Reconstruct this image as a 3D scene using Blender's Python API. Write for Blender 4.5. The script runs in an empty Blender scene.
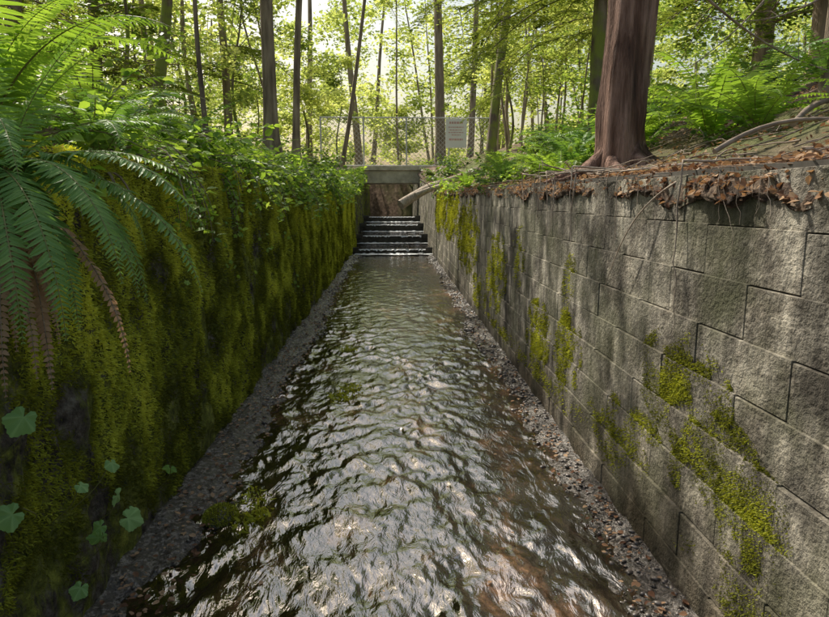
import bpy, math, numpy as np
from math import radians, sin, cos, pi
from mathutils import Vector
R=np.random.RandomState(11)
SC=bpy.context.scene
# ---------------------------------------------------------------- noise
_T=np.random.RandomState(3).rand(256,256)
def vn(x,y,s=0):
    x=np.asarray(x,float)+s*17.31; y=np.asarray(y,float)+s*9.77
    xi=np.floor(x).astype(int); yi=np.floor(y).astype(int)
    fx=x-xi; fy=y-yi; fx=fx*fx*(3-2*fx); fy=fy*fy*(3-2*fy)
    a=_T[xi&255,yi&255]; b=_T[(xi+1)&255,yi&255]; c=_T[xi&255,(yi+1)&255]; d=_T[(xi+1)&255,(yi+1)&255]
    return (a*(1-fx)+b*fx)*(1-fy)+(c*(1-fx)+d*fx)*fy
def fbm(x,y,o=4,s=0):
    r=0;a=.5;t=0
    x=np.asarray(x,float);y=np.asarray(y,float)
    for i in range(o):
        r=r+a*vn(x*2**i,y*2**i,s+i); t+=a; a*=.5
    return r/t
def nrm(v): 
    return v/np.maximum(np.linalg.norm(v,axis=-1,keepdims=True),1e-9)
def frames(d,n):
    d=nrm(np.asarray(d,float)); x=nrm(np.cross(d,n)); z=np.cross(x,d)
    return np.stack([x,d,z],axis=-1)
# ---------------------------------------------------------------- mesh builder
class MB:
    def __init__(s): s.V=[];s.F=[];s.M=[];s.A=[];s.n=0
    def add(s,v,f,m=0,rnd=0.5):
        v=np.asarray(v,float).reshape(-1,3); f=np.asarray(f,int)
        s.V.append(v); s.F.append(f+s.n); s.M.append(np.full(len(f),m,int))
        s.A.append(np.broadcast_to(np.asarray(rnd,float),(len(v),)).copy()); s.n+=len(v)
    def inst(s,bv,bf,pos,rot,sc,m=0,rnd=None,brnd=None):
        N=len(pos)
        if N==0: return
        bv=np.asarray(bv,float); bf=np.asarray(bf,int); K=len(bv)
        sc=np.asarray(sc,float)
        if sc.ndim==1: sc=np.repeat(sc[:,None],3,1)
        v=np.einsum('nij,nkj->nki',rot,bv[None]*sc[:,None,:])+np.asarray(pos)[:,None,:]
        f=(bf[None]+(np.arange(N)*K)[:,None,None]).reshape(-1,bf.shape[1])
        if rnd is None: rnd=R.rand(N)
        a=np.repeat(rnd,K)
        if brnd is not None: a=np.clip(a*.5+np.tile(brnd,N)*.5,0,1)
        s.add(v.reshape(-1,3),f,m,a)
    def tube(s,p,r,k=8,m=0,rnd=.5,rough=0,cap=False):
        p=np.asarray(p,float); n=len(p); r=np.broadcast_to(np.asarray(r,float),(n,))
        t=nrm(np.gradient(p,axis=0)); ref=np.array([0.31,0.2,0.93]) if abs(t[:,2]).mean()<.8 else np.array([1.,.1,0])
        x=nrm(np.cross(t,ref)); y=np.cross(t,x)
        a=np.arange(k)/k*2*pi
        rr=r[:,None]*np.ones(k)
        if rough: 
            L=np.arange(n)[:,None]*.45; rr=rr*(1+rough*(vn(np.tile(a*2,(n,1)),L,5)-.5)*2)
        v=p[:,None,:]+rr[:,:,None]*(np.cos(a)[None,:,None]*x[:,None,:]+np.sin(a)[None,:,None]*y[:,None,:])
        i=np.arange(n-1)[:,None]*k; j=np.arange(k)[None]; j2=(j+1)%k
        f=np.stack([i+j,i+j2,i+k+j2,i+k+j],-1).reshape(-1,4)
        s.add(v.reshape(-1,3),f,m,rnd)
        if cap:
            for e in (0,n-1):
                vv=np.vstack([v[e],p[e][None]]); ff=[[q,(q+1)%k,k] for q in range(k)]
                s.add(vv,ff,m,rnd)
    def box(s,lo,hi,m=0,rnd=.5,bev=0):
        lo=np.array(lo,float);hi=np.array(hi,float)
        c=np.array([[i,j,k] for i in (0,1) for j in (0,1) for k in (0,1)])
        if bev==0:
            v=lo+(hi-lo)*c
            f=[[0,1,3,2],[4,6,7,5],[0,4,5,1],[2,3,7,6],[0,2,6,4],[1,5,7,3]]
            s.add(v,f,m,rnd); return
        V=[];idx={}
        for ci,cc in enumerate(c):
            corner=lo+(hi-lo)*cc; ins=np.where(cc==0,1,-1)*bev
            for ax in range(3):
                p=corner+ins; p[ax]=corner[ax]; idx[(ci,ax)]=len(V); V.append(p)
        F=[];T=[]
        cid=lambda i,j,k:i*4+j*2+k
        def q(ax,side):
            o=[a for a in range(3) if a!=ax]; out=[]
            for (u,w) in ((0,0),(1,0),(1,1),(0,1)):
                cc=[0,0,0];cc[ax]=side;cc[o[0]]=u;cc[o[1]]=w; out.append(idx[(cid(*cc),ax)])
            return out
        for ax in range(3):
            for sd in (0,1): F.append(q(ax,sd))
        for ax in range(3):
            o=[a for a in range(3) if a!=ax]
            for u in (0,1):
                for w in (0,1):
                    c0=[0,0,0];c0[o[0]]=u;c0[o[1]]=w;c1=list(c0);c1[ax]=1
                    F.append([idx[(cid(*c0),o[0])],idx[(cid(*c1),o[0])],idx[(cid(*c1),o[1])],idx[(cid(*c0),o[1])]])
        for ci in range(8): T.append([idx[(ci,0)],idx[(ci,1)],idx[(ci,2)]])
        s.add(V,F,m,rnd); 
        s.F.append(np.array(T)+s.n-len(V)); s.M.append(np.full(8,m,int))
    def obj(s,name,mats,smooth=False,parent=None,vary=.7):
        V=np.vstack(s.V); me=bpy.data.meshes.new(name)
        me.vertices.add(len(V)); me.vertices.foreach_set('co',V.ravel())
        tot=np.concatenate([np.full(len(f),f.shape[1]) for f in s.F]); lp=np.concatenate([f.ravel() for f in s.F])
        me.loops.add(len(lp)); me.loops.foreach_set('vertex_index',lp.astype(np.int32))
        me.polygons.add(len(tot)); st=np.concatenate([[0],np.cumsum(tot)[:-1]])
        me.polygons.foreach_set('loop_start',st.astype(np.int32)); me.polygons.foreach_set('loop_total',tot.astype(np.int32))
        for m in mats: me.materials.append(m)
        me.polygons.foreach_set('material_index',np.concatenate(s.M).astype(np.int32))
        me.polygons.foreach_set('use_smooth',np.full(len(tot),smooth))
        A=np.concatenate(s.A)
        if vary: A=np.clip(A+vary*(fbm(V[:,0]*.7+V[:,2]*.5,V[:,1]*.6-V[:,2]*.6,3,77)-.5),0,1)
        at=me.attributes.new('rnd','FLOAT','POINT'); at.data.foreach_set('value',A.astype(np.float32))
        me.update(calc_edges=True)
        o=bpy.data.objects.new(name,me); SC.collection.objects.link(o)
        if parent: o.parent=parent
        return o
def grid(mb,P,m=0,rnd=.5):
    a,b=P.shape[:2]; i=np.arange(a-1)[:,None]*b; j=np.arange(b-1)[None]
    f=np.stack([i+j,i+b+j,i+b+j+1,i+j+1],-1).reshape(-1,4)
    mb.add(P.reshape(-1,3),f,m,rnd)
# ---------------------------------------------------------------- materials
def newmat(n):
    m=bpy.data.materials.new(n); m.use_nodes=True; nt=m.node_tree; nt.nodes.clear()
    out=nt.nodes.new('ShaderNodeOutputMaterial'); return m,nt,out
def ND(nt,t,ins=None,**p):
    n=nt.nodes.new(t)
    for k,v in p.items(): setattr(n,k,v)
    if ins:
        for k,v in ins.items():
            if isinstance(v,bpy.types.NodeSocket): nt.links.new(v,n.inputs[k])
            else: n.inputs[k].default_value=v
    return n
def ramp(nt,fac,stops):
    r=nt.nodes.new('ShaderNodeValToRGB'); e=r.color_ramp.elements
    while len(e)<len(stops): e.new(.5)
    for q,(p,c) in zip(e,stops):
        q.position=p; q.color=(*c,1) if len(c)==3 else c
    nt.links.new(fac,r.inputs[0]); return r.outputs[0]
def noise(nt,scale,detail=4,rough=.55,map_=None,dist=0):
    co=nt.nodes.new('ShaderNodeNewGeometry').outputs['Position']
    if map_:
        co=ND(nt,'ShaderNodeMapping',{'Vector':co,'Scale':map_}).outputs[0]
    return ND(nt,'ShaderNodeTexNoise',{'Vector':co,'Scale':scale,'Detail':detail,'Roughness':rough,'Distortion':dist}).outputs[0]
def mixc(nt,f,a,b,mode='MIX'):
    n=nt.nodes.new('ShaderNodeMix'); n.data_type='RGBA'; n.blend_type=mode
    for i,v in ((0,f),(6,a),(7,b)):
        if isinstance(v,bpy.types.NodeSocket): nt.links.new(v,n.inputs[i])
        elif i==0: n.inputs[0].default_value=v
        else: n.inputs[i].default_value=(*v,1)
    return n.outputs[2]
def bump(nt,h,s=.5,d=.01):
    return ND(nt,'ShaderNodeBump',{'Height':h,'Strength':s,'Distance':d}).outputs[0]
def attr(nt): return ND(nt,'ShaderNodeAttribute',attribute_name='rnd').outputs['Fac']
def leafmat(name,cols,trans=.45,tint=(1.25,1.2,.5),rough=.45,spec=.4):
    m,nt,out=newmat(name)
    c=ramp(nt,attr(nt),[(i/(len(cols)-1),k) for i,k in enumerate(cols)])
    if spec>0: p=ND(nt,'ShaderNodeBsdfPrincipled',{'Base Color':c,'Roughness':rough,'Specular IOR Level':spec})
    else: p=ND(nt,'ShaderNodeBsdfDiffuse',{'Color':c})
    t=ND(nt,'ShaderNodeBsdfTranslucent',{'Color':mixc(nt,1,c,tint,'MULTIPLY')})
    mx=ND(nt,'ShaderNodeMixShader',{0:trans,1:p.outputs[0],2:t.outputs[0]})
    nt.links.new(mx.outputs[0],out.inputs[0]); return m
def surf(name,cols,scale,rough=.8,map_=None,bs=30,bstr=.6,bd=.01,detail=4,spec=.3,extra=None,var=.6):
    m,nt,out=newmat(name)
    n=noise(nt,scale,detail,.6,map_)
    c=ramp(nt,n,cols)
    c=mixc(nt,var,c,ramp(nt,attr(nt),[(0,(.6,.6,.6)),(1,(1.3,1.3,1.3))]),'MULTIPLY')
    if extra: c=extra(nt,c)
    ins={'Base Color':c,'Roughness':rough,'Specular IOR Level':spec}
    if bstr>0: ins['Normal']=bump(nt,noise(nt,bs,4,.65,map_),bstr,bd)
    p=ND(nt,'ShaderNodeBsdfPrincipled',ins)
    nt.links.new(p.outputs[0],out.inputs[0]); return m
M_fern=leafmat('fern_green',[(.07,.15,.045),(.18,.32,.09),(.30,.46,.12)],.35,(1.2,1.25,.5),.5,.3)
M_fernl=leafmat('fern_light',[(.12,.23,.04),(.26,.42,.08),(.40,.57,.13)],.5,spec=0)
M_leaf=leafmat('leaf_bright',[(.12,.22,.04),(.30,.47,.09),(.52,.68,.18)],.5)
M_leafd=leafmat('leaf_dark',[(.05,.11,.03),(.15,.25,.06),(.28,.38,.10)],.4)
M_can=leafmat('leaf_canopy',[(.09,.17,.035),(.25,.38,.08),(.44,.56,.15)],.45,(1.25,1.2,.6),spec=0)
M_far=leafmat('leaf_far',[(.14,.20,.05),(.40,.49,.16),(.72,.76,.36)],.62,(1.25,1.2,.7),spec=0)  # paler than real leaves: sunlit look put into the colour
M_con=leafmat('conifer_needles',[(.06,.10,.03),(.17,.23,.06),(.34,.41,.13)],.5,(1.3,1.2,.5),spec=0)
M_mossb=leafmat('moss_blades',[(.12,.13,.024),(.40,.43,.06),(.74,.76,.13)],.35,(1.3,1.2,.4),spec=0)
M_blob=leafmat('herb_leaf',[(.20,.37,.12),(.30,.49,.18),(.40,.60,.24)],.35,(1.1,1.2,.6),.6,.25)
M_dead=leafmat('dead_leaf',[(.14,.075,.05),(.28,.165,.10),(.46,.32,.21),(.55,.36,.21)],.25,(1.2,1,.7),spec=0)
M_rachis=surf('fern_stem',[(.3,(.14,.15,.04)),(.7,(.22,.2,.07))],10,.6,bstr=0)
M_twig=surf('twig',[(.3,(.15,.11,.08)),(.7,(.38,.3,.23))],12,.8,bstr=0)
M_root=surf('root_pale',[(.3,(.24,.18,.13)),(.7,(.58,.48,.38))],14,.8)
M_barkr=surf('bark_red',[(.3,(.04,.022,.016)),(.46,(.14,.075,.052)),(.62,(.34,.21,.16))],13,.9,(1,1,.09),26,1,.06,6)
M_bark=surf('bark_brown',[(.3,(.12,.09,.065)),(.6,(.36,.28,.2)),(.8,(.52,.44,.35))],8,.9,(1,1,.15),20,1,.03)
def mossy(nt,c):
    return mixc(nt,ramp(nt,noise(nt,2.5,4),[(.42,(0,0,0)),(.58,(1,1,1))]),c,(.24,.28,.06))
M_barkm=surf('bark_mossy',[(.3,(.09,.066,.048)),(.6,(.23,.18,.14)),(.8,(.36,.31,.25))],8,.9,(1,1,.15),20,1,.03,extra=mossy)
def groundx(nt,c):
    g=ramp(nt,noise(nt,.35,4),[(.47,(0,0,0)),(.62,(1,1,1))])
    return mixc(nt,g,c,(.14,.15,.055))
M_ground=surf('forest_ground',[(.3,(.065,.044,.031)),(.5,(.165,.11,.077)),(.62,(.27,.19,.14)),(.78,(.38,.3,.22))],6,.95,None,45,1,.03,extra=groundx)
M_soil=surf('soil_litter',[(.32,(.03,.021,.015)),(.5,(.10,.068,.048)),(.6,(.2,.145,.10)),(.7,(.06,.044,.031))],16,.95,None,40,1,.02)
def blockx(nt,c):
    st=ramp(nt,noise(nt,1.0,5,.65,(6,6,.45)),[(.38,(.34,.32,.29)),(.60,(1.5,1.45,1.35))])
    c=mixc(nt,.85,c,st,'MULTIPLY')
    bl=ramp(nt,noise(nt,2.2,6,.74),[(.42,(.36,.34,.31)),(.58,(1.45,1.45,1.42))])
    c=mixc(nt,.9,c,bl,'MULTIPLY')
    al=ramp(nt,noise(nt,1.7,5,.6),[(.44,(0,0,0)),(.60,(1,1,1))])
    c=mixc(nt,ND(nt,'ShaderNodeMath',{0:al,1:.55},operation='MULTIPLY').outputs[0],c,(.095,.10,.045))
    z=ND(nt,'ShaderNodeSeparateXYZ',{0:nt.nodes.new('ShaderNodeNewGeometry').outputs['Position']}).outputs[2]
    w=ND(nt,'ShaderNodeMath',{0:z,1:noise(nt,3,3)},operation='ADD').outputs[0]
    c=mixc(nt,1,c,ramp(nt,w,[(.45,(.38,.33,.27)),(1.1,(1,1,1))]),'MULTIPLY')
    return c
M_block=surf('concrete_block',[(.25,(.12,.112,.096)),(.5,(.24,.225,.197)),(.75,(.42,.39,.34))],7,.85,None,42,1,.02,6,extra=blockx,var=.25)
M_mortar=surf('joint_dark',[(.3,(.05,.045,.036)),(.7,(.10,.09,.075))],8,.95,bstr=0)
def mosswx(nt,c):
    f=ramp(nt,noise(nt,1.0,6,.72,(3,3,2)),[(.42,(0,0,0)),(.5,(1,1,1))])
    g=ramp(nt,noise(nt,14,6,.7),[(.32,(.05,.06,.014)),(.52,(.19,.21,.033)),(.7,(.44,.46,.075))])
    return mixc(nt,f,c,g)
M_mwall=surf('mossy_wall',[(.36,(.03,.025,.019)),(.52,(.12,.10,.078)),(.66,(.26,.235,.19))],16,.95,None,75,1,.03,6,extra=mosswx)
M_conc=surf('old_concrete',[(.3,(.40,.34,.25)),(.6,(.64,.56,.43)),(.8,(.74,.66,.52))],3,.85,None,40,.4,.01)
M_weir=surf('wet_timber',[(.3,(.03,.027,.022)),(.7,(.1,.09,.075))],6,.4)
M_peb=surf('pebble',[(.3,(.055,.046,.04)),(.55,(.15,.127,.11)),(.75,(.42,.38,.35))],18,.3,bstr=0,spec=.7)
M_bed=surf('wet_gravel',[(.38,(.022,.018,.013)),(.52,(.07,.056,.043)),(.62,(.28,.245,.215)),(.68,(.06,.048,.036))],38,.25,None,50,1,.015,5,spec=.9)
M_galv=surf('galvanised_steel',[(.3,(.45,.46,.46)),(.7,(.6,.6,.6))],10,.4,bstr=0)
M_sign=surf('sign_white',[(.3,(.80,.78,.76)),(.7,(.85,.84,.82))],4,.5,bstr=0)
M_red=surf('sign_print',[(.3,(.6,.35,.33)),(.7,(.65,.4,.37))],4,.5,bstr=0)
M_foam=surf('foam_water',[(.35,(.35,.37,.38)),(.6,(.8,.82,.83))],25,.3,(1,1,.3))
def watermat(name,ior,bs):
    m,nt,out=newmat(name)
    n1=noise(nt,2.6,6,.72,(1,.5,1),.5)
    n2=noise(nt,22,4,.7)
    c=ramp(nt,n1,[(.38,(.006,.005,.004)),(.52,(.022,.016,.010)),(.61,(.09,.05,.029)),(.71,(.24,.14,.085))])
    c=mixc(nt,.8,c,ramp(nt,n2,[(.35,(.35,.35,.35)),(.65,(1.8,1.7,1.6))]),'MULTIPLY')
    w1=noise(nt,14,3,.55,(1,.42,1),1.4); w2=noise(nt,44,2,.5,(1,.6,1),.5)
    hh=ND(nt,'ShaderNodeMath',{0:w1,1:ND(nt,'ShaderNodeMath',{0:w2,1:.3},operation='MULTIPLY').outputs[0]},operation='ADD').outputs[0]
    p=ND(nt,'ShaderNodeBsdfPrincipled',{'Base Color':c,'Roughness':.02,'IOR':ior,'Normal':bump(nt,hh,bs,.02)})
    nt.links.new(p.outputs[0],out.inputs[0]); return m
M_water=watermat('stream_water',2.9,.38); M_pool=watermat('pool_water',2.6,.2)
# ---------------------------------------------------------------- layout functions
SL=.012
def topR(y): return 1.76+.018*y+np.maximum(0,y-19)*.08
def topL(y): return 1.86+.018*y+np.maximum(0,y-19)*.08
def gh(x,y):
    x=np.asarray(x,float); y=np.asarray(y,float)
    a=np.maximum(np.abs(x)-1.45,0); yc=np.clip(y,-15,32)
    left=topL(yc)+ .22*np.minimum(a,6)+.05*np.maximum(a-6,0)
    right=topR(yc)+.02+.34*np.minimum(a,4)+.07*np.maximum(a-4,0)
    h=np.where(x<0,left,right)
    far=3.6+.06*np.maximum(y-33,0)+.02*a
    t=np.clip((y-28)/4,0,1); h=h*(1-t)+far*t
    h=h+(fbm(x*.9,y*.9,4,2)-.5)*.35*np.clip(a/.6,0.1,1)
    return np.minimum(h,14+h*.05)
# ---------------------------------------------------------------- ground
xs=np.concatenate([-np.array([300,200,130,80,60,45]),np.linspace(-36,-8,36),np.linspace(-7.7,-1.6,44),[-1.46,-1.42]])
xs=np.concatenate([xs,[-1.0,0,1.0],-xs[::-1]])
ys=np.concatenate([[-300,-150,-70,-30,-16,-12.05,-12],np.linspace(-11,1,20),np.linspace(1.2,14,80),np.linspace(14.3,39.9,90),[40,40.05],np.linspace(41,60,36),[70,90,130,200,300,400]])
X,Y=np.meshgrid(xs,ys,indexing='ij'); Z=gh(X,Y)
Z=np.where((np.abs(X)<1.43)&(Y>-12.02)&(Y<40.02),-.35,Z)
mb=MB(); grid(mb,np.stack([X,Y,Z],-1)); ground=mb.obj('ground',[M_ground],True)
# ---------------------------------------------------------------- stream water
wx=np.linspace(-1.3,1.3,250)
wy=[-11.9]
while wy[-1]<19.0: wy.append(wy[-1]+(.0105 if 1.2<wy[-1]<5 else .1 if wy[-1]<=1.2 else .0105+(wy[-1]-5)*.004))
wy=np.array(wy); wy[-1]=19.0
X,Y=np.meshgrid(wx,wy,indexing='ij')
Z=SL*Y
rw=np.random.RandomState(5)
wp=X+.22*(fbm(X*2.2,Y*1.2,3,7)-.5); wq=Y+.30*(fbm(X*2.2,Y*1.2,3,8)-.5)
H=0
for i in range(90):
    lam=.04*(8**rw.rand()); th=rw.uniform(0,pi); k=2*pi/lam
    H=H+lam*.0046*np.sin(k*(wp*cos(th)+wq*.66*sin(th))+rw.rand()*6.28)
for sg,ph0 in ((1,0.),(-1,1.3)):
    u=wq*.80+sg*wp*.6; H=H+.004*np.sin(2*pi*u/.17+ph0+3*fbm(X*1.5,Y*.8,3,66))*np.clip(fbm(X*2,Y*.9,3,67)*2-.6,0,1)
H=H*(.12+1.8*fbm(X*2.4,Y*.7,4,4)**1.3)
fade=np.clip((1.2-np.abs(X))/.15,0.1,1)*np.clip((14-Y)/8,.35,1)
mb=MB(); grid(mb,np.stack([X,Y,Z+H*fade],-1)); water=mb.obj('stream_water',[M_water],True)
# weirs and pools
WE=[(19.0,.38),(21.8,.66),(24.8,.95),(28.0,1.20)]
for i,(y,z) in enumerate(WE):
    mb=MB()
    mb.box((-1.3,y,-.3),(1.33,y+.14,z),0,.5,.02)
    mb.box((-1.3,y-.05,z-.1),(-1.02,y-.002,z+.07),0,.3,.01); mb.box((1.04,y-.05,z-.1),(1.33,y-.002,z+.07),0,.3,.01)
    prev=SL*19 if i==0 else WE[i-1][1]+.012
    X,T=np.meshgrid(np.linspace(-1.2,1.25,60),np.linspace(0,1,5),indexing='ij')
    P=np.stack([X,y-.02-.25*T-.2*vn(X*7,T*3),prev+.02+.05*vn(X*12,T*5)*(1-T)],-1); grid(mb,P,1)
    X,T=np.meshgrid(np.linspace(-1.0,1.02,120),np.linspace(0,1,6),indexing='ij')
    P=np.stack([X,y-.02-.04*T,z+.016-(.015+.07*vn(X*22,X*0,i)**2)*T],-1); grid(mb,P,1)
    mb.obj('weir',[M_weir,M_foam])
    y2=WE[i+1][0] if i<3 else 40
    X,Y=np.meshgrid(np.linspace(-1.3,1.33,50),np.linspace(y+.02,y2-.005,60),indexing='ij')
    Z=z+.012+.015*(fbm(X*5,Y*5,3,i)-.5); mb=MB(); grid(mb,np.stack([X,Y,Z],-1)); mb.obj('pool_water',[M_pool],True)
# ---------------------------------------------------------------- right block wall
RX0=1.215
mb=MB(); CH=.205; BL=.62
for c_ in range(0,16):
    off=(c_%2)*BL/2+R.uniform(-.06,.06)
    for b in range(-20,66):
        y0=b*BL+off; y1=y0+BL-.002; z0=-.25+c_*CH; z1=z0+CH-.0015
        if y1>40 or y0<-11.9: continue
        sh=SL*(y0+y1)/2
        if z0+sh>topR(y0)-.09: continue
        bx=RX0+.05*(z0+.25)+R.normal(0,.0022)
        mb.box((bx,y0+R.uniform(0,.002),z0+sh+R.uniform(-.0007,.0007)),(bx+.3,y1,z1+sh),0,R.rand(),.002)
P=np.array([[[RX0+.009,-12,-.4],[RX0+.109,-12,1.6]],[[RX0+.009,40,-.1],[RX0+.139,40,2.5]]])
grid(mb,P,1)
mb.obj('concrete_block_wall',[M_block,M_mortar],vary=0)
def rx(z,y): return RX0+.05*(z-SL*y+.25)
# soil and duff spilling over the top edge of the block wall
yy=np.concatenate([np.linspace(-11,1.2,30),np.linspace(1.25,12,520),np.linspace(12.1,31,220)])
prof=[(.66,.05),(.38,.055),(.22,.045),(.10,.03),(.04,.0),(.012,-.035),(.02,-.055),(.06,-.06)]
P=np.zeros((len(yy),len(prof)*4-3,3)); 
pi_=np.linspace(0,len(prof)-1,P.shape[1]); pa=np.interp(pi_,range(len(prof)),[p[0] for p in prof]); pb=np.interp(pi_,range(len(prof)),[p[1] for p in prof])
for j in range(P.shape[1]):
    f=np.clip(pi_[j]/5,0,1)
    lip=.08*(fbm(yy*2.1,yy*0,4,61)-.48)*f
    P[:,j,0]=1.285+pa[j]-lip+.05*(fbm(yy*18,yy*0+pi_[j]*2.2,3,62)-.5)
    P[:,j,1]=yy+.03*(fbm(yy*11,yy*0+pi_[j]*3,2,68)-.5)
    P[:,j,2]=topR(yy)-.004+pb[j]+.06*(fbm(yy*9,yy*0+pi_[j]*1.5,4,63)-.5)-(pi_[j]>4.5)*.10*np.clip(fbm(yy*2.5,yy*0,4,64)-.45,0,1)*2+.09*max(0,pa[j]-.1)
mb=MB(); grid(mb,P); mb.obj('soil_edge',[M_soil],True)
SE=P
# ---------------------------------------------------------------- left mossy wall
def lx(y,z):
    d=.10*(fbm(y*1.7,z*.7,4,3)-.5)+.06*(fbm(y*6,z*2.8,3,6)-.5)+.03*(fbm(y*20,z*12,2,8)-.5)
    return -1.255-.035*z+d*np.clip((z+.05)/.3,.15,1)*1.5
ysl=np.concatenate([np.linspace(-12,1,40),1+np.cumsum(np.linspace(.016,.1,640))]); ysl=ysl[ysl<40]
T=np.linspace(0,1,130); Y,TT=np.meshgrid(ysl,T,indexing='ij'); 
Zt=topL(Y)+.05*(fbm(Y*2,Y*0,3,2)-.3); Z=-.3+(Zt+.3)*TT
P=np.stack([lx(Y,Z),Y,Z],-1)[::-1]
mb=MB(); grid(mb,P)
Q=np.stack([P[:,-1],P[:,-1]+np.array([-.35,0,.03])],1); grid(mb,Q)
mb.obj('mossy_retaining_wall',[M_mwall],True)
tuft_v=np.array([[-.5,0,0],[.5,0,0],[.15,1,.15],[-.25,.75,-.1]]); tuft_f=np.array([[0,1,2,3]])
def moss(mb,N,pos,out,size,rnd,down=.35):
    d=nrm(out+R.normal(0,.6,(N,3))+np.array([0,0,-down])); n=R.normal(0,1,(N,3))
    sc=np.stack([size*.32,size,size],-1); mb.inst(tuft_v,tuft_f,pos,frames(d,n),sc,0,rnd)
mb=MB()
N=400000
u=R.rand(N); y=1.0+20*u**2.1; z=R.rand(N)*(topL(y)+.05)-.02
mask=.5*fbm(y*1.6,z*1.2,5,21)+.5*fbm(y*4.5,z*3.6,4,22)+.12*(z/1.8)+.02+.07*np.exp(-((y-3.6)/1.6)**2)  # last term brightens one stretch: sunlight on moss put into its colour
keep=(mask+R.normal(0,.035,N)>.52)&(z>.06); y=y[keep];z=z[keep];mk=mask[keep];N=len(y)
sz=(.010+.0025*y)*R.uniform(.5,1.5,N)
rn=np.clip(.08+3.4*(mk-.52)+1.2*(fbm(y*3,z*2.6,4,31)-.5)+R.normal(0,.13,N)+.35*(z/1.8-.4),0,1)
moss(mb,N,np.stack([lx(y,z)+.002,y,z],-1),np.array([[1,0,0]]).repeat(N,0),sz,rn,.2)
for (py,pz,ry,rz,n) in [(2.62,.92,.36,.2,8000),(2.45,.66,.2,.16,2500),(1.98,.62,.2,.16,5000),(2.3,.80,.26,.1,2200),(5.2,.62,.36,.24,4500),(4.3,.66,.28,.24,3000),(4.4,1.0,.15,.3,1000),(7.5,.9,.6,.4,3500),(10.5,1.2,1.2,.5,6000),(13.5,1.5,1.6,.45,7000),(3.3,.42,.4,.12,1500),(3.0,.62,.4,.05,900),(16.5,1.6,1.5,.5,5000),(1.9,.35,.3,.14,1800),(6.2,1.2,.3,.25,900),(8.8,.5,.7,.2,1500),(5,.3,2.5,.08,2500)]:
    n=int(n*1.9);a=R.rand(n)*2*pi; r=R.rand(n)**.6*1.25
    yy=py+ry*r*np.cos(a); zz=pz+rz*r*np.sin(a)
    k=fbm(yy*8,zz*8,5,40)+.14*(1-r)+R.normal(0,.06,n)>.53; yy=yy[k];zz=zz[k];r=r[k];n=len(yy)
    moss(mb,n,np.stack([rx(zz,yy)-.001,yy,zz],-1),np.array([[-1,0,0]]).repeat(n,0),(.007+.0020*yy)*R.uniform(.4,1.6,n),np.clip(.34+.8*(fbm(yy*9,zz*9,3,41)-.4)+R.normal(0,.15,n)-.2*r,0,1))
mb.obj('wall_moss',[M_mossb],vary=.3)
# ---------------------------------------------------------------- gravel margins
mb=MB()
yy=np.concatenate([np.linspace(-11,1.2,40),np.linspace(1.25,18.9,500)])
def lw(y): return -1.02+.26*(fbm(y*1.1,y*0,3,50)-.5)*2+.14*(fbm(y*5,y*0,2,51)-.5)
def rw_(y): return 1.07+.20*(fbm(y*1.1,y*0,3,52)-.5)*2+.12*(fbm(y*6,y*0,2,54)-.5)
for side in (0,1):
    t=np.linspace(0,1,34); Y,T_=np.meshgrid(yy,t,indexing='ij')
    if side==0: X=-1.33+(lw(Y)+.1+1.33)*T_; zz=.045*(1-T_**2.0)-.02*T_
    else: X=1.27-(1.27-rw_(Y)+.08)*T_; zz=.030*(1-T_**2.0)-.02*T_
    Z=SL*Y+zz+.05*(fbm(X*11,Y*9,4,53)-.5)
    P=np.stack([X,Y,Z],-1); grid(mb,P if side else P,0)
ph=(1+5**.5)/2
ico_v=nrm(np.array([[-1,ph,0],[1,ph,0],[-1,-ph,0],[1,-ph,0],[0,-1,ph],[0,1,ph],[0,-1,-ph],[0,1,-ph],[ph,0,-1],[ph,0,1],[-ph,0,-1],[-ph,0,1]]))
ico_f=np.array([[0,11,5],[0,5,1],[0,1,7],[0,7,10],[0,10,11],[1,5,9],[5,11,4],[11,10,2],[10,7,6],[7,1,8],[3,9,4],[3,4,2],[3,2,6],[3,6,8],[3,8,9],[4,9,5],[2,4,11],[6,2,10],[8,6,7],[9,8,1]])
for side,n in ((0,4500),(1,5000)):
    y=1.2+17.5*R.rand(n)**1.8
    if side==0: x=-1.25+(lw(y)+.06+1.25)*R.rand(n)**1.1; t=(x+1.33)/(lw(y)+.1+1.33)
    else: x=1.23-(1.23-rw_(y)+.06)*R.rand(n)**1.1; t=(1.27-x)/(1.27-rw_(y)+.08)
    z=SL*y+.036*(1-t**2)-.010+.05*(fbm(x*11,y*9,4,53)-.5)
    s=(.0025+.013*R.rand(n)**5)*(1+.07*y)
    rot=frames(R.normal(0,1,(n,3))*[1,1,.2],np.array([[0,0,1.]]).repeat(n,0)+R.normal(0,.2,(n,3)))
    mb.inst(ico_v,ico_f,np.stack([x,y,z],-1),rot,np.stack([s*R.uniform(.7,1.3,n),s*R.uniform(.9,1.7,n),s*.55],-1),1)
mb.obj('gravel_margin',[M_bed,M_peb],True)
mb=MB(); k=24; a=np.linspace(0,2*pi,k+1); b=np.linspace(-pi/2,pi/2,16)
A,B=np.meshgrid(a,b,indexing='ij'); d=np.stack([np.cos(A)*np.cos(B),np.sin(A)*np.cos(B),np.sin(B)],-1)
r=1+.5*(fbm(np.sin(A)*2+5,B*2+np.cos(A),3,3)-.5); grid(mb,d*r[...,None]*np.array([.085,.1,.055])+np.array([-.93,3.15,.045]))
n=2500; o=nrm(R.normal(0,1,(n,3))); o[:,2]=abs(o[:,2])
moss(mb,n,o*np.array([.085,.10,.055])+np.array([-.93,3.15,.045]),o,R.uniform(.006,.018,n),np.clip(R.normal(.4,.25,n),0,1),0)
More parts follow.
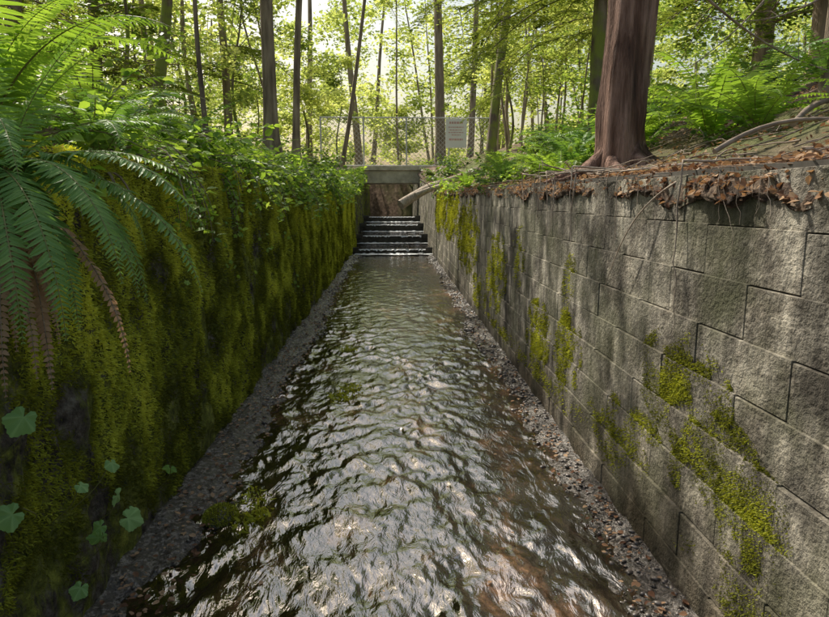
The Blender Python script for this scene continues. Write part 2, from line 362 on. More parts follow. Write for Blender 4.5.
for (x,y,k_) in [(-.76,3.15,160),(-.45,5.2,130),(-.38,5.45,90),(-.8,3.4,60),(-.5,6.9,80)]:
    n=k_; moss(mb,n,np.array([x,y,SL*y+.005])+R.normal(0,.05,(n,3))*[1,1.3,.1],np.array([[0,-.5,.35]]).repeat(n,0),R.uniform(.015,.055,n),R.rand(n)*.5+.4,0)
for q in mb.M[1:]: q[:]=1
mb.obj('mossy_rock',[M_bed,M_mossb],True)
# ---------------------------------------------------------------- leaves
oval_v=np.array([[0,0,0],[-.3,.22,.06],[-.33,.55,.07],[0,1,-.05],[.33,.55,.07],[.3,.22,.06]])
oval_f=np.array([[0,3,2,1],[0,5,4,3]])
dia_v=np.array([[0,0,0],[-.34,.5,.05],[0,1,0],[.34,.5,.05]]); dia_f=np.array([[0,3,2,1]])
def lobed(nl=5):
    rings=[.0,.35,.7,1.0]; k=60; th=np.linspace(-pi*.92,pi*.92,k)
    r=.44*(1+.10*np.cos(nl*th)+.04*np.cos(19*th))*(1+.12*np.cos(th))
    v=[[0,.3,0]]; br=[.95]
    for ri in rings[1:]:
        for i in range(k):
            rr=r[i]*ri; x=rr*sin(th[i]); yv=.3*(1-ri)+ri*.42+rr*cos(th[i])
            v.append([x,yv,.05*ri*(cos(nl*th[i]))-.5*rr*rr+.03]); br.append(.15+.7*(cos(nl*th[i])>.93)+.25*(1-ri))
    F3=[[0,2+i,1+i] for i in range(k-1)]
    for q in range(2):
        for i in range(k-1): a=1+q*k+i; b=1+(q+1)*k+i; F3+=[[a,a+1,b+1],[a,b+1,b]]
    return np.array(v),np.array(F3),np.array(br)
lob_v,lob_f,lob_b=lobed()
mb=MB()
n=26000; side=R.rand(n)<.4; a=R.rand(n)**1.5*6; y=1+22*R.rand(n)**1.5
x=np.where(side,-1.36-a,1.40+a); z=np.where(np.abs(x)<1.9,np.where(x<0,topL(y),topR(y)+.05),0); z=np.where(np.abs(x)<1.5,z,np.maximum(gh(x,y),z*(np.abs(x)<1.6)))+.01+.02*R.rand(n)
s=R.uniform(.012,.05,n)
mb.inst(oval_v,oval_f,np.stack([x,y,z],-1),frames(R.normal(0,1,(n,3))*[1,1,.35],np.array([[0,0,1.]]).repeat(n,0)+R.normal(0,.45,(n,3))),s)
n=9000; i=(30+R.rand(n)**1.2*690).astype(int)%SE.shape[0]; j=(R.rand(n)**.8*(SE.shape[1]-8)).astype(int)
p=SE[i,j]+R.normal(0,.008,(n,3))+[0,0,.008]
mb.inst(oval_v,oval_f,p,frames(R.normal(0,1,(n,3))*[1,1,.5],np.array([[-.3,0,1.]]).repeat(n,0)+R.normal(0,.5,(n,3))),R.uniform(.010,.042,n),0,R.rand(n)*.9)
n=1900; y=1.2+12*R.rand(n)**1.5; sd=R.rand(n)<.65
x=np.where(sd,-1.22+.32*R.rand(n),1.20-.20*R.rand(n)); z=SL*y+.040-.02*np.where(sd,(x+1.25)/.3,(1.25-x)/.2)
mb.inst(oval_v,oval_f,np.stack([x,y,z+.006],-1),frames(R.normal(0,1,(n,3))*[1,1,.15],np.array([[0,0,1.]]).repeat(n,0)+R.normal(0,.3,(n,3))),R.uniform(.010,.042,n))
n=80; y=1.8+9*R.rand(n); x=R.uniform(-.9,.95,n)
mb.inst(oval_v,oval_f,np.stack([x,y,SL*y+.010],-1),frames(R.normal(0,1,(n,3))*[1,1,.1],np.array([[0,0,1.]]).repeat(n,0)+R.normal(0,.15,(n,3))),R.uniform(.012,.03,n),0,R.rand(n)*.3+.6)
mb.obj('leaf_litter',[M_dead])
# ---------------------------------------------------------------- ferns
pin_v=np.array([[0,0,0],[-.5,.10,.02],[-.42,.6,.0],[0,1,-.08],[.32,.55,.0],[.42,.06,.02]])
pin_f=np.array([[0,3,2,1],[0,5,4,3]])
def frond(mb,o,az,L,e0,e1,np_=38,wid=.085,m=0,side=0):
    n=22; t=np.linspace(0,1,n); el=e0+(e1-e0)*t**1.1
    a=az+side*t
    st=np.stack([np.cos(el)*np.cos(a),np.cos(el)*np.sin(a),np.sin(el)],-1)*L/(n-1)
    p=np.vstack([[o],o+np.cumsum(st,0)[:-1]])
    mb.tube(p,np.linspace(.0045,.0012,n)*max(L,.5),4,1,.5)
    tt=np.linspace(.1,.995,np_); P=np.stack([np.interp(tt,t,p[:,i]) for i in range(3)],-1)
    T=nrm(np.stack([np.interp(tt,t,st[:,i]) for i in range(3)],-1))
    aa=az+side*tt; S=np.stack([-np.sin(aa),np.cos(aa),np.zeros(np_)],-1)
    W=wid*L*np.clip((tt+.02)/.22,0,1)**.5*(1-tt**2.2)**.85+.006
    for sg in (-1,1):
        ln=W*R.uniform(.82,1.1,np_)
        d=nrm(sg*S+T*(.25+.35*tt[:,None])+R.normal(0,.07,(np_,3))-np.array([0,0,1])*R.uniform(.05,.35,(np_,1)))
        nn=np.cross(S,T); nn=np.where(nn[:,2:]<0,-nn,nn)+R.normal(0,.2,(np_,3))
        sp=L*.9/np_
        mb.inst(pin_v,pin_f,P,frames(d,nn),np.stack([np.full(np_,sp*.98)*np.clip(ln/ln.max()*1.6,.3,1),ln,ln],-1),m,np.clip(R.normal(.5,.13,np_),0,1)*.6+.4*vn(az*3+L*9,tt*2,1))
def fern(name,c,nf,L,fr=None,mat=M_fern,np_=34,e0=(.7,1.35),e1=(-.9,.1),azr=(0,2*pi)):
    mb=MB(); c=np.array(c,float)
    for i in range(nf):
        az=azr[0]+(azr[1]-azr[0])*(i+R.rand()*.8)/nf
        frond(mb,c+R.normal(0,.02,3),az,L*R.uniform(.7,1.1),R.uniform(*e0),R.uniform(*e1),np_,R.uniform(.09,.12),side=R.normal(0,.25))
    if fr:
        for f in fr: frond(mb,c+R.normal(0,.02,3),*f)
    for i in range(14):
        a=R.rand()*2*pi; q=np.linspace(0,1,6)[:,None]; mb.tube(c+np.array([cos(a),sin(a),0])*q*.12+np.array([0,0,1])*(-.12+.16*q-.25*q*q),np.linspace(.008,.002,6),4,2)
    return mb.obj(name,[mat,M_rachis,M_twig])
hf=[(radians(a),L,e0,e1,48,w,0,sd) for a,L,e0,e1,w,sd in [
 (-8,.82,.45,-1.05,.10,-.25),(-30,.80,.3,-1.45,.11,-.1),(-48,.85,.1,-1.6,.105,.1),(-62,.80,.15,-1.62,.11,.2),(-20,.72,.1,-1.5,.11,0),
 (8,.72,.5,-.8,.10,-.2),(-75,.8,.3,-1.5,.1,.1),(-40,.7,-.2,-1.6,.11,0),(30,.65,.8,-.4,.1,-.1),(-5,.9,.2,-1.3,.09,-.3),(-55,.62,.6,-1.2,.11,.1),(-90,.7,.3,-1.4,.11,0),(-14,.78,.0,-1.58,.11,.1),(2,.6,.1,-1.5,.12,0)]]
fern('sword_fern',(-1.27,2.10,1.80),6,.7,fr=hf,np_=44,e0=(.9,1.4),e1=(-.3,.7))
fern('sword_fern',(-1.50,2.45,1.98),20,1.0,mat=M_fernl,np_=46,e0=(.8,1.45),e1=(-.7,.7))
fern('sword_fern',(-1.85,3.2,2.05),18,.9,mat=M_fernl,np_=40,e0=(.8,1.45),e1=(-.7,.7))
fern('sword_fern',(-1.38,3.1,1.95),16,.6,np_=36,e1=(-1.3,-.2))
FP=[(-2.6,3.6,1.0),(-1.8,4.3,.85),(-3.2,5.5,1.1),(-1.6,5.4,.7),(-2.5,7.5,1.0),(-1.7,8.6,.7),(-3.6,8,1.2),(-2,11,.9),(-2.6,13,1),(-2.3,5.0,1.0),
 (2.5,4.3,.85),(2.95,3.7,.75),(1.75,5.9,.65),(1.75,7.6,.7),(3.3,4.8,.85),(2.4,8.5,.9),(3.6,6.6,.9),(1.7,9.8,.7),(2.1,11.6,.9),(3.8,4.2,.8),(1.6,13.5,.8),(3.4,10,1.0),(4.6,8,1),(2.75,5.4,1.1),(2.2,6.6,1.0),(2.5,4.9,.9),(1.6,6.6,.7),(1.55,8.6,.7),(2.3,5.9,1.0),(1.95,7.1,.9),(3.0,7.4,1.0),(1.55,5.75,.5)]
for x,y,L in FP:
    fern('sword_fern',(x,y,float(gh(x,y))+.04),16,L,mat=M_fernl if R.rand()<.6 else M_fern,np_=26)
mb=MB()
for i in range(12): frond(mb,np.array([-1.25,2.05+R.rand()*.2,1.72]),radians(R.uniform(-110,-10)),R.uniform(.5,.75),-.6,-1.57,34,.05)
mb.obj('dead_fern_fronds',[M_dead,M_twig])
# ---------------------------------------------------------------- leafy plants
def herb(name,stems,mat,leaf=(lob_v,lob_f,lob_b)):
    mb=MB()
    for (p0,p1,s,face) in stems:
        p0=np.array(p0,float);p1=np.array(p1,float); t=np.linspace(0,1,8)[:,None]
        mb.tube(p0+(p1-p0)*t+np.array([.03,0,.0])*np.sin(t*pi),.0018,4,1)
        d=nrm(np.array([[R.normal(0,.4),R.normal(0,.4),-.5]])+np.array([face])*.1)
        mb.inst(leaf[0],leaf[1],p1[None],frames(d,np.array([face])+R.normal(0,.3,(1,3))),np.array([s]),0,R.rand(1),leaf[2])
    mb.obj(name,[mat,M_rachis],True,vary=0)
def wl(px,py,off=.06,xw=-1.25):
    d=(-(xw+off))*621/(392-px); return np.array([xw+off,d,1.7-(py-207)*d/621])
st=[]
for px,py,s in [(98,474,.055),(160,482,.065),(100,512,.07),(104,538,.085),(84,556,.07),(60,612,.06),(22,418,.085),(4,527,.08),(62,500,.045),(88,545,.06),(112,528,.045)]:
    p=wl(px,py-8,.11); st.append((p+np.array([-.11,R.normal(0,.1),-.16]),p,s*1.2,(.75,-.75,.6)))
herb('foamflower_plant',st,M_blob)
st=[]
for i in range(36):
    px=R.choice([186,200,240,275,300])+R.normal(0,9); py=R.choice([235,265])+R.normal(0,18)-(px-165)*.1; p=wl(px,py,.06); st.append((p+np.array([-.06,R.normal(0,.05),-.05]),p,R.uniform(.022,.042)*(.7+p[1]*.08),(.75,-.6,.6)))
herb('wall_herb',st,M_leaf)
def arch(mb,c,ns,L,leaf,n_leaf,base=(oval_v,oval_f),spread=1.0,up=(.5,1.4),azr=(0,2*pi),bend=(.8,1.9)):
    c=np.array(c,float)
    for i in range(ns):
        az=R.uniform(*azr); e0=R.uniform(*up); e1=max(e0-R.uniform(*bend),-1.5); l=L*R.uniform(.6,1.15); n=12
        el=np.linspace(e0,e1,n); a=az+R.normal(0,.3)*np.linspace(0,1,n)
        stp=np.stack([np.cos(el)*np.cos(a)*spread,np.cos(el)*np.sin(a)*spread,np.sin(el)],-1)*l/n
        p=c+np.vstack([[0,0,0],np.cumsum(stp,0)])+R.normal(0,.04,3); n+=1
        mb.tube(p,np.linspace(.005,.0015,n),4,1)
        t=R.uniform(.2,1,n_leaf); P=np.stack([np.interp(t,np.linspace(0,1,n),p[:,k]) for k in range(3)],-1)
        d=R.normal(0,1,(n_leaf,3)); d[:,2]=d[:,2]*.35-.25; d=nrm(d); P=P+d*leaf*.5*R.rand(n_leaf,1)
        mb.inst(base[0],base[1],P,frames(d,np.array([[0,0,1.]]).repeat(n_leaf,0)+R.normal(0,.35,(n_leaf,3))),leaf*R.uniform(.55,1.2,n_leaf),0)
def shrub(name,c,ns,L,leaf,nl,mat,**k):
    mb=MB(); arch(mb,c,ns,L,leaf,nl,**k); return mb.obj(name,[mat,M_twig])
y=2.9
while y<27:
    x=-1.5-R.rand()*.35; z=float(topL(y))+.03; LL=.52+.03*min(y,12) if y<17 else .6
    shrub('salmonberry_shrub',(x,y,z),int(13+y*.3),LL,.06+.003*y,24,M_leaf if R.rand()<.85 else M_leafd,azr=(-1.9,1.3),up=(.0,1.2)); y+=.5+.03*y
for y in [3.4,4.1,4.9,5.6,6.5,7.3,8.4,9.4,10.6,12,13.5]:
    y+=R.normal(0,.15)
    shrub('trailing_blackberry',(-1.28,y,float(topL(y))+.02),7,R.uniform(.45,.95),.045+.003*y,16,M_leaf,azr=(-.9,.7),up=(-.3,.4),bend=(1.2,1.6),spread=.5)
for i in range(36):
    y=3+22*R.rand(); x=-1.8-R.rand()**1.2*(2+y*.35); z=float(gh(x,y))
    shrub('salmonberry_shrub',(x,y,z),22,.7+.04*y*R.rand(),.07+.003*y,22,[M_leaf,M_leaf,M_leafd][R.randint(3)],up=(.6,1.5))
y=6.5
while y<26:
    x=1.55+R.rand()*.3; z=float(topR(y))+.02
    shrub('salal_shrub',(x,y,z),12,.3+.018*y,.045+.003*y,20,[M_leaf,M_leafd][R.randint(2)],azr=(1.6,4.6),up=(.1,1.2)); y+=.7+.04*y
for i in range(34):
    y=6+20*R.rand(); x=2.0+R.rand()**1.2*(2+y*.3); z=float(gh(x,y))
    shrub('salal_shrub',(x,y,z),18,.5+.03*y*R.rand(),.06+.003*y,20,[M_leaf,M_leafd][R.randint(2)],up=(.6,1.5))
for (x,y) in [(2.3,4.6),(3.0,5.1),(1.6,5.4),(3.4,4.1),(2.3,5.7)]:
    shrub('salal_shrub',(x,y,float(gh(x,y))),9,.32,.05,12,M_leafd,up=(.5,1.4))
# ---------------------------------------------------------------- conifer branch template
def branch_template(nt_=30,nl=9,droop=.35):
    V=MB(); t=np.linspace(.06,1,nt_); ax=np.stack([np.zeros(nt_),t,.12*t-droop*t**2],-1)
    pos=[];dd=[];ss=[]
    for sg in (-1,1):
        for i in range(nt_):
            L=.34*(1-t[i])**.8*min(1,t[i]*5)+.05; L*=R.uniform(.75,1.2); d=nrm(np.array([sg*1.0,.75+R.normal(0,.15),-.12+R.normal(0,.08)]))
            q=np.linspace(.1,1,nl); pts=ax[i]+d*L*q[:,None]+np.array([0,0,-.25])*(L*q[:,None]**2)
            for k in range(nl):
                for s2 in (-1,1):
                    pos.append(pts[k]); dd.append(nrm(d*1.0+s2*.8*np.array([-d[1],d[0],0])+R.normal(0,.12,3))); ss.append(.055*(1.15-q[k]*.5))
    pos=np.array(pos);dd=np.array(dd);ss=np.array(ss)
    V.inst(dia_v,dia_f,pos,frames(dd,np.array([[0,0,1.]]).repeat(len(pos),0)+R.normal(0,.25,(len(pos),3))),np.stack([ss*.55,ss,ss],-1))
    v=np.vstack(V.V); f=np.vstack(V.F)
    W=MB(); W.tube(ax,np.linspace(.010,.002,nt_),4); return v,f,np.concatenate(V.A),np.vstack(W.V),np.vstack(W.F)
BT=[branch_template(22,6,dr) for dr in (.25,.5,.8)]
def put_branches(mb,pos,az,L,tilt=None,mf=1,mw=0):
    n=len(pos); az=np.asarray(az); L=np.asarray(L); 
    if tilt is None: tilt=np.zeros(n)
    d=np.stack([np.cos(az)*np.cos(tilt),np.sin(az)*np.cos(tilt),np.sin(tilt)],-1)
    rot=frames(d,np.array([[0,0,1.]]).repeat(n,0)+R.normal(0,.1,(n,3)))
    w=R.randint(0,3,n)
    for k in range(3):
        s=w==k
        if s.any():
            v,f,a,wv,wf=BT[k]; mb.inst(v,f,pos[s],rot[s],L[s],mf,None,a); mb.inst(wv,wf,pos[s],rot[s],L[s],mw)
def trunk(mb,base,top,r0,r1,n=22,k=14,flare=.5,rough=.12,bend=.2,m=0):
    base=np.array(base,float);top=np.array(top,float); t=np.linspace(0,1,n)**1.5; H=np.linalg.norm(top-base)
    p=base+(top-base)*t[:,None]; ph_=R.rand()*6
    p[:,0]+=bend*np.sin(t*5+ph_)*t*(1-t)*2; p[:,1]+=bend*np.cos(t*4+ph_)*t*(1-t)*2
    r=r0+(r1-r0)*t+flare*r0*np.exp(-t*H/.35)
    mb.tube(p,r,k,m,.5,rough); return p
def conifer(name,base,h,r,lean=(0,0),mat=M_bark,b0=3.5,nb=46,Lm=2.6):
    mb=MB(); base=np.array(base,float); base[2]-=.15
    top=base+np.array([lean[0],lean[1],h]); trunk(mb,base,top,r,r*.25,flare=.6)
    if nb:
        t=np.sort(R.rand(nb)); hz=b0+(h-b0)*t; pos=base+(top-base)*(hz/h)[:,None]
        put_branches(mb,pos,R.rand(nb)*2*pi,Lm*(1.1-.7*t)*R.uniform(.7,1.2,nb),R.uniform(-.1,.3,nb))
    return mb.obj(name,[mat,M_con],True)
conifer('fir_tree',(-2.6,14,2.9),16,.16,(.3,0),b0=6,nb=16,Lm=1.9)
conifer('fir_tree',(-2.45,16.5,2.9),15,.10,(.5,.4),b0=5,nb=12,Lm=1.8)
conifer('fir_tree',(-1.75,22,3.0),13,.08,(2.2,.4),b0=6,nb=10,Lm=1.8)
conifer('fir_tree',(-3.4,12,2.8),10,.05,(-.2,0),b0=4,nb=10,Lm=1.4)
conifer('fir_tree',(2.9,38,3.9),18,.34,(-.2,0),b0=9,nb=26)
conifer('fir_tree',(4.4,36,3.9),16,.20,(.7,0),b0=8,nb=22)
conifer('fir_tree',(3.05,20,2.6),15,.17,(1.6,.2),M_barkm,b0=4.5,nb=26)
conifer('hemlock_tree',(3.05,9.4,2.4),10,.12,(.1,0),M_barkm,b0=2.1,nb=34,Lm=1.9)
conifer('hemlock_tree',(3.25,4.7,2.3),7,.055,(.25,0),M_bark,b0=3,nb=10,Lm=1.2)
conifer('fir_tree',(7.5,13,3.4),14,.2,(0,0),b0=2,nb=50,Lm=2.8)
conifer('fir_tree',(6.4,9.5,3.4),12,.16,(0,0),b0=1.5,nb=44,Lm=2.4)
conifer('fir_tree',(4.9,15,3.4),12,.10,(0,0),b0=2.5,nb=34,Lm=2.0)
conifer('fir_tree',(-8.5,19,3.1),12,.2,(0,0),b0=1.5,nb=50,Lm=3)
conifer('fir_tree',(-6.2,11,3.1),8,.15,(0,0),b0=1.2,nb=34,Lm=2.2)
conifer('fir_tree',(-5.3,21,3.2),12,.15,(0,0),b0=2.5,nb=30,Lm=2.2)
mb=MB(); CX=1.82; zb=float(gh(CX+.05,5.0))
trunk(mb,(CX,5.05,zb-.2),(CX+.4,5.1,zb+15),.185,.07,60,60,.25,.16,.1)
for a,l in [(200,.5),(250,.4),(300,.6),(160,.5),(340,.6),(30,.5),(110,.6)]:
    q=np.linspace(0,1,12)[:,None]; a=radians(a); dv=np.array([cos(a),sin(a),0])
    pp=np.array([CX+.02,5.05,zb+.16])+dv*(.10+q*l)+np.array([0,0,1])*(-.26*np.sqrt(q))+np.cross(dv,[0,0,1])*.06*np.sin(q*6)
    mb.tube(pp,(.07*(1-q[:,0])**1.1+.010),10,0,.5,.15)
n=16; t=R.rand(n); put_branches(mb,np.array([CX+.1,5.05,zb])+np.stack([0*t,0*t,5+9*t],-1),R.rand(n)*6.28,1.9*R.uniform(.7,1.2,n))
mb.obj('red_cedar_tree',[M_barkr,M_con],True)
mb=MB()
n=44; pos=np.stack([R.uniform(1.3,3.6,n),R.uniform(7.5,14,n),R.uniform(3.9,6.4,n)],-1)
put_branches(mb,pos,R.uniform(2.6,4.8,n),R.uniform(.9,1.8,n),R.uniform(-.25,.1,n))
mb.tube(np.array([[3.1,9.4,5.3],[2.4,9.0,5.0],[1.6,8.4,4.6],[.9,8,4.0]]),[.04,.03,.02,.008],6,0)
mb.tube(np.array([[3.3,9.4,6.3],[2.6,9.0,5.9],[1.9,8.8,5.2],[1.2,8.4,4.9]]),[.04,.03,.02,.008],6,0)
mb.obj('hemlock_boughs',[M_barkm,M_con])
def leafcloud(mb,centers,rad,nper,size,m=0,flat=.45):
    C=np.repeat(centers,nper,0); Rr=np.repeat(rad,nper)
    n=len(C); d=nrm(R.normal(0,1,(n,3)))*(R.rand(n,1)**.5)*Rr[:,None]*np.array([1,1,flat])
    P=C+d; dr=R.normal(0,1,(n,3)); dr[:,2]*=.4
    mb.inst(dia_v,dia_f,P,frames(dr,np.array([[0,0,1.]]).repeat(n,0)+R.normal(0,.5,(n,3))),np.repeat(size,nper)*R.uniform(.6,1.3,n)*1.0,m,np.clip(np.repeat(R.rand(len(centers)),nper)*.6+R.rand(n)*.4,0,1))
def broadleaf(name,base,h,r,crown,nc,rad,leaf,nper,mat,lean=(0,0),box=None,flat=.45):
    mb=MB(); base=np.array(base,float); top=base+np.array([lean[0],lean[1],h]); trunk(mb,base-[0,0,.15],top,r,r*.2,bend=.5,k=10)
    cc=[]
    for i in range(nc):
        t=R.uniform(crown,1); p0=base+(top-base)*t; a=R.rand()*2*pi; l=R.uniform(.6,2.4)*(1.2-t*.5)
        p1=p0+np.array([cos(a)*l,sin(a)*l,R.uniform(.1,.9)])
        if box: p1=np.array([R.uniform(*box[0]),R.uniform(*box[1]),R.uniform(*box[2])])
        q=np.linspace(0,1,8)[:,None]
        mb.tube(p0+(p1-p0)*q+np.array([0,0,.25])*np.sin(q*pi),np.linspace(r*.22,.008,8),5); cc.append(p1)
        if not box: cc.append(p0+(p1-p0)*.6)
    leafcloud(mb,np.array(cc),R.uniform(rad*.5,rad*1.3,len(cc)),nper,np.full(len(cc),leaf),1,flat)
    return mb.obj(name,[M_barkm,mat],True)
for x,y,h,nc in [(-5.8,14,6,14),(-4.6,20,6,12),(-3.6,27,5,12),(5.4,17,5,14),(4.8,26,4.5,12),(-8,25,7,14),(8,27,7,14),(0.5,44,4,14),(-3,37,6,14),(6,42,6,14),(-7,33,6,16),(7,22,7,14)]:
    broadleaf('vine_maple_tree',(x,y,float(gh(x,y))),h,.06,.25,nc,.9,.09+.003*y,100,M_leaf if y<16 else M_far)
broadleaf('dapple_maple_tree',(-5.0,8.5,float(gh(-5,8.5))),8,.16,.6,13,.75,.17,150,M_can,(.6,0),((-6.2,-1.8),(4.6,12),(7.2,10)),.35)  # crown out of view, added across the sun path to dapple the channel
broadleaf('dapple_maple_tree',(-5.4,15,float(gh(-5.4,15))),9,.16,.65,13,.85,.19,140,M_can,(.4,0),((-7,-2.4),(11,20),(8.5,12)),.35)  # second added crown, unseen, placed for dappled shade farther up
# ---------------------------------------------------------------- distant forest
mb=MB()
nc=1150; y=R.uniform(38,80,nc); x=R.uniform(-1,1,nc)*(12+y*.62); z=gh(x,y)+(5+.165*y)*R.rand(nc)**1.15
leafcloud(mb,np.stack([x,y,z],-1),R.uniform(.8,2.1,nc),110,.13+.0036*y,1,.5)
for i in range(56):
    y=R.uniform(38,80); x=R.uniform(-1,1)*(8+y*.6); zb=float(gh(x,y)); r=R.uniform(.06,.25)
    trunk(mb,(x,y,zb-.2),(x+R.normal(0,1.2),y,zb+R.uniform(12,18)),r,r*.3,10,7)
mb.obj('distant_forest',[M_bark,M_far])
mb=MB(); nc=370; s=np.where(R.rand(nc)<.5,-1,1); x=s*R.uniform(5.5,19,nc); y=R.uniform(7,34,nc); z=gh(x,y)+(2.2+.30*y)*R.rand(nc)**1.2
leafcloud(mb,np.stack([x,y,z],-1),R.uniform(.6,1.5,nc),105,.09+.0035*y,0,.5)
for i in range(26):
    y=R.uniform(17,34); x=R.choice([-1,1])*R.uniform(3.5,11); zb=float(gh(x,y)); r=R.uniform(.03,.09)
    trunk(mb,(x,y,zb-.2),(x+R.normal(0,.9),y,zb+R.uniform(8,12)),r,r*.3,12,6,bend=.6,m=1)
mb.obj('understorey_foliage',[M_can,M_bark])
# ---------------------------------------------------------------- footbridge, fence, sign
mb=MB()
mb.box((-3.2,31.2,2.78),(3.4,32.6,3.57),0,.5,.03)
mb.box((-3.2,31.3,.2),(-1.36,32.5,2.778),0,.4,.02); mb.box((1.44,31.3,.2),(3.4,32.5,2.778),0,.6,.02)
mb.box((-3.25,31.12,3.4),(3.45,31.6,3.63),0,.7,.02)
mb.obj('concrete_footbridge',[M_conc])
fence=bpy.data.objects.new('chain_link_fence',None); SC.collection.objects.link(fence)
mb=MB(); FX0,FX1,FZ,FH,FY=-3.5,5.0,3.6,2.4,31.9
for i,x in enumerate(np.linspace(FX0,FX1,5)): mb.tube([[x,FY,FZ-.3],[x,FY,FZ+FH+.05]],.04,8,cap=True)
for z in (FZ+.08,FZ+FH): mb.tube([[FX0,FY,z],[FX1,FY,z]],.028,6)
mb.obj('posts_and_rails',[M_galv],True,fence)
mb=MB(); s=.22
x=FX0-FH
while x<FX1:
    for sg in (0,1):
        a0,a1=x,x+FH; za,zb_=(0,FH) if sg==0 else (FH,0)
        lo=max(a0,FX0);hi=min(a1,FX1)
        if hi>lo:
            f=lambda q:FZ+za+(zb_-za)*(q-a0)/FH
            mb.tube([[lo,FY-.02+.012*sg,f(lo)],[hi,FY-.02+.012*sg,f(hi)]],.009,3)
    x+=s
mb.obj('mesh_wire',[M_galv],False,fence)
sg=bpy.data.objects.new('warning_sign',None); SC.collection.objects.link(sg)
sx,sz,sy=3.2,5.25,31.82
mb=MB(); mb.box((sx-.5,sy,sz-.7),(sx+.55,sy+.03,sz+.7),0,.5,.005); mb.obj('panel',[M_sign],False,sg)
mb=MB()
for k,(a,b,zz,h) in enumerate([(-.32,.36,.46,.10),(-.36,.4,.27,.05),(-.3,.34,.14,.04),(-.36,.38,.02,.04),(-.2,.25,-.1,.04),(-.33,.36,-.34,.09)]):
    q=a
    while q<b:
        w=R.uniform(.05,.14); mb.box((sx+q,sy-.008,sz+zz),(sx+min(q+w,b),sy-.003,sz+zz+h),0); q+=w+.03
mb.obj('lettering',[M_red],False,sg)
# ---------------------------------------------------------------- logs, roots, twigs
def log(name,a,b,r,mat,n=14):
    mb=MB(); a=np.array(a,float);b=np.array(b,float); t=np.linspace(0,1,n)[:,None]; p=a+(b-a)*t; p[:,2]+=.08*np.sin(t[:,0]*5); p[:,1]+=.06*np.sin(t[:,0]*7)
    mb.tube(p,r*(1-.35*t[:,0]),12,0,.5,.12,True)
    for i in range(4):
        k=R.randint(3,n-2); d=nrm(R.normal(0,1,3)+[0,0,.5]); mb.tube([p[k],p[k]+d*r*3],[r*.3,r*.15],6,cap=True)
    return mb.obj(name,[mat],True)
log('fallen_log',(.25,18.0,1.72),(2.6,19.0,2.85),.14,M_root)
log('fallen_log',(.65,17.2,1.98),(2.6,17.6,2.45),.07,M_root)
log('fallen_branch',(2.3,3.6,2.16),(3.3,4.1,2.42),.018,M_twig)
log('fallen_branch',(1.75,3.4,1.99),(3.0,3.5,2.25),.014,M_twig)
mb=MB()
def root(p0,L,r,down=.5,n=16,dirn=None):
    p=[np.array(p0,float)]; d=nrm(np.array(dirn if dirn is not None else [-1,R.normal(0,.6),0.],float))
    for i in range(n):
        q=p[-1]+d*L/n
        if q[0]<1.28: d=nrm(d*.5+np.array([0 if q[0]<1.25 else -.2,R.normal(-.12,.25),-down])); 
        else: d=nrm(d+R.normal(0,.15,3)*[1,1,.3])
        q[0]=max(q[0],rx(q[2],q[1])-.035-.01*R.rand()); p.append(q)
    mb.tube(np.array(p),np.linspace(r,r*.2,len(p)),6,0,R.rand())
root((1.58,2.75,1.90),1.15,.007,1.0,22); root((1.66,3.3,1.92),1.0,.006); root((1.46,3.4,1.90),.8,.004); root((1.56,4.3,1.94),.9,.010)
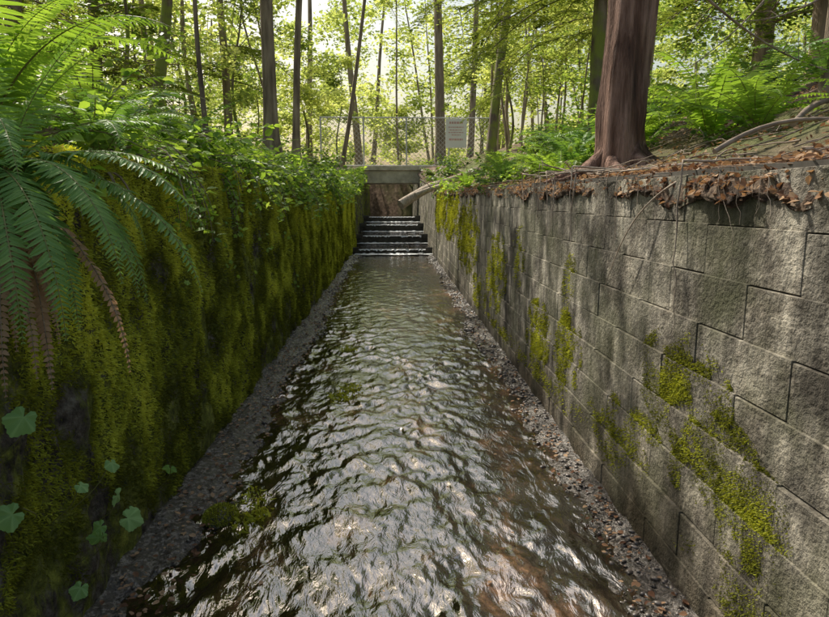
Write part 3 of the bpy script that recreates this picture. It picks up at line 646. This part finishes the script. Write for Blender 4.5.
# long pale root hanging off the wall face
q=np.linspace(0,1,20)[:,None]; pts=np.array([1.36,2.75,1.86])+np.array([-.14,.75,-.62])*q+np.array([-.05,0,.10])*np.sin(q*pi); pts[:,0]=np.maximum(pts[:,0],1.19); mb.tube(pts,np.linspace(.007,.002,20),6,0,.9)
for i in range(60):
    y=R.uniform(2.0,10); root((1.36+R.rand()*.1,y,float(topR(y))+R.uniform(.0,.06)),R.uniform(.2,.65),R.uniform(.0008,.003),R.uniform(.3,1))
for i in range(14):
    y=R.uniform(4.6,5.8); root((1.70,y,float(topR(y))+.12),R.uniform(.5,1.2),R.uniform(.005,.012),R.uniform(.4,1))
mb.obj('hanging_roots',[M_root],True)
mb=MB()
for i in range(220):
    x=1.36+R.rand()**1.6*2.5; y=R.uniform(1.8,9); a=R.rand()*6.28; l=R.uniform(.12,.6); p=[]; z0=R.uniform(.02,.05)
    for q in np.linspace(0,1,6): 
        xx=max(x+cos(a)*l*q+R.normal(0,.01),1.27); yy=y+sin(a)*l*q
        p.append([xx,yy,max(float(gh(max(xx,1.5),yy)),float(topR(yy))+.03)+z0+.02*R.rand()])
    mb.tube(p,np.linspace(.006,.002,6)*R.uniform(.3,1.2),5,0,R.rand())
mb.obj('fallen_twigs',[M_twig],True)
mb=MB()
for a,b in [((1.75,4.0,3.1),(3.2,4.3,2.55)),((3.4,5.2,3.9),(2.0,4.4,2.6)),((4.0,6,3.6),(2.6,5.5,3.3))]:
    a=np.array(a);b=np.array(b);t=np.linspace(0,1,12)[:,None];p=a+(b-a)*t+np.array([0,0,-.12])*np.sin(t*pi); mb.tube(p,np.linspace(.010,.002,12),5)
    for i in range(12):
        k=R.randint(2,11);d=nrm(R.normal(0,1,3)); mb.tube([p[k],p[k]+d*.12,p[k]+d*.25+[0,0,-.05]],[.003,.002,.001],4)
mb.obj('bare_branches',[M_twig],True)
# ---------------------------------------------------------------- light
az=radians(-34); el=radians(50)
d=np.array([sin(az)*cos(el),cos(az)*cos(el),sin(el)])
L=bpy.data.lights.new('sun','SUN'); L.energy=5; L.angle=radians(.5); L.color=(1,.94,.82)
lo=bpy.data.objects.new('sun',L); lo.rotation_euler=Vector(d).to_track_quat('Z','Y').to_euler(); SC.collection.objects.link(lo)
w=bpy.data.worlds.new('World'); SC.world=w; w.use_nodes=True; nt=w.node_tree; bg=nt.nodes['Background']
sk=nt.nodes.new('ShaderNodeTexSky'); sk.sky_type='NISHITA'; sk.sun_disc=False; sk.sun_elevation=el; sk.sun_rotation=az
sk.dust_density=5; sk.air_density=1.8; sk.ozone_density=.8
nt.links.new(sk.outputs[0],bg.inputs[0]); bg.inputs[1].default_value=.15
# ---------------------------------------------------------------- camera
cam=bpy.data.cameras.new('camera'); cam.sensor_width=36; cam.lens=26.97; cam.clip_end=1500; cam.clip_start=.05
co=bpy.data.objects.new('camera',cam); co.location=(0,0,1.7); co.rotation_euler=(radians(90-9.4),0,radians(-2.07)); SC.collection.objects.link(co); SC.camera=co
SC.view_settings.view_transform='Standard'; SC.view_settings.look='None'; SC.view_settings.exposure=0
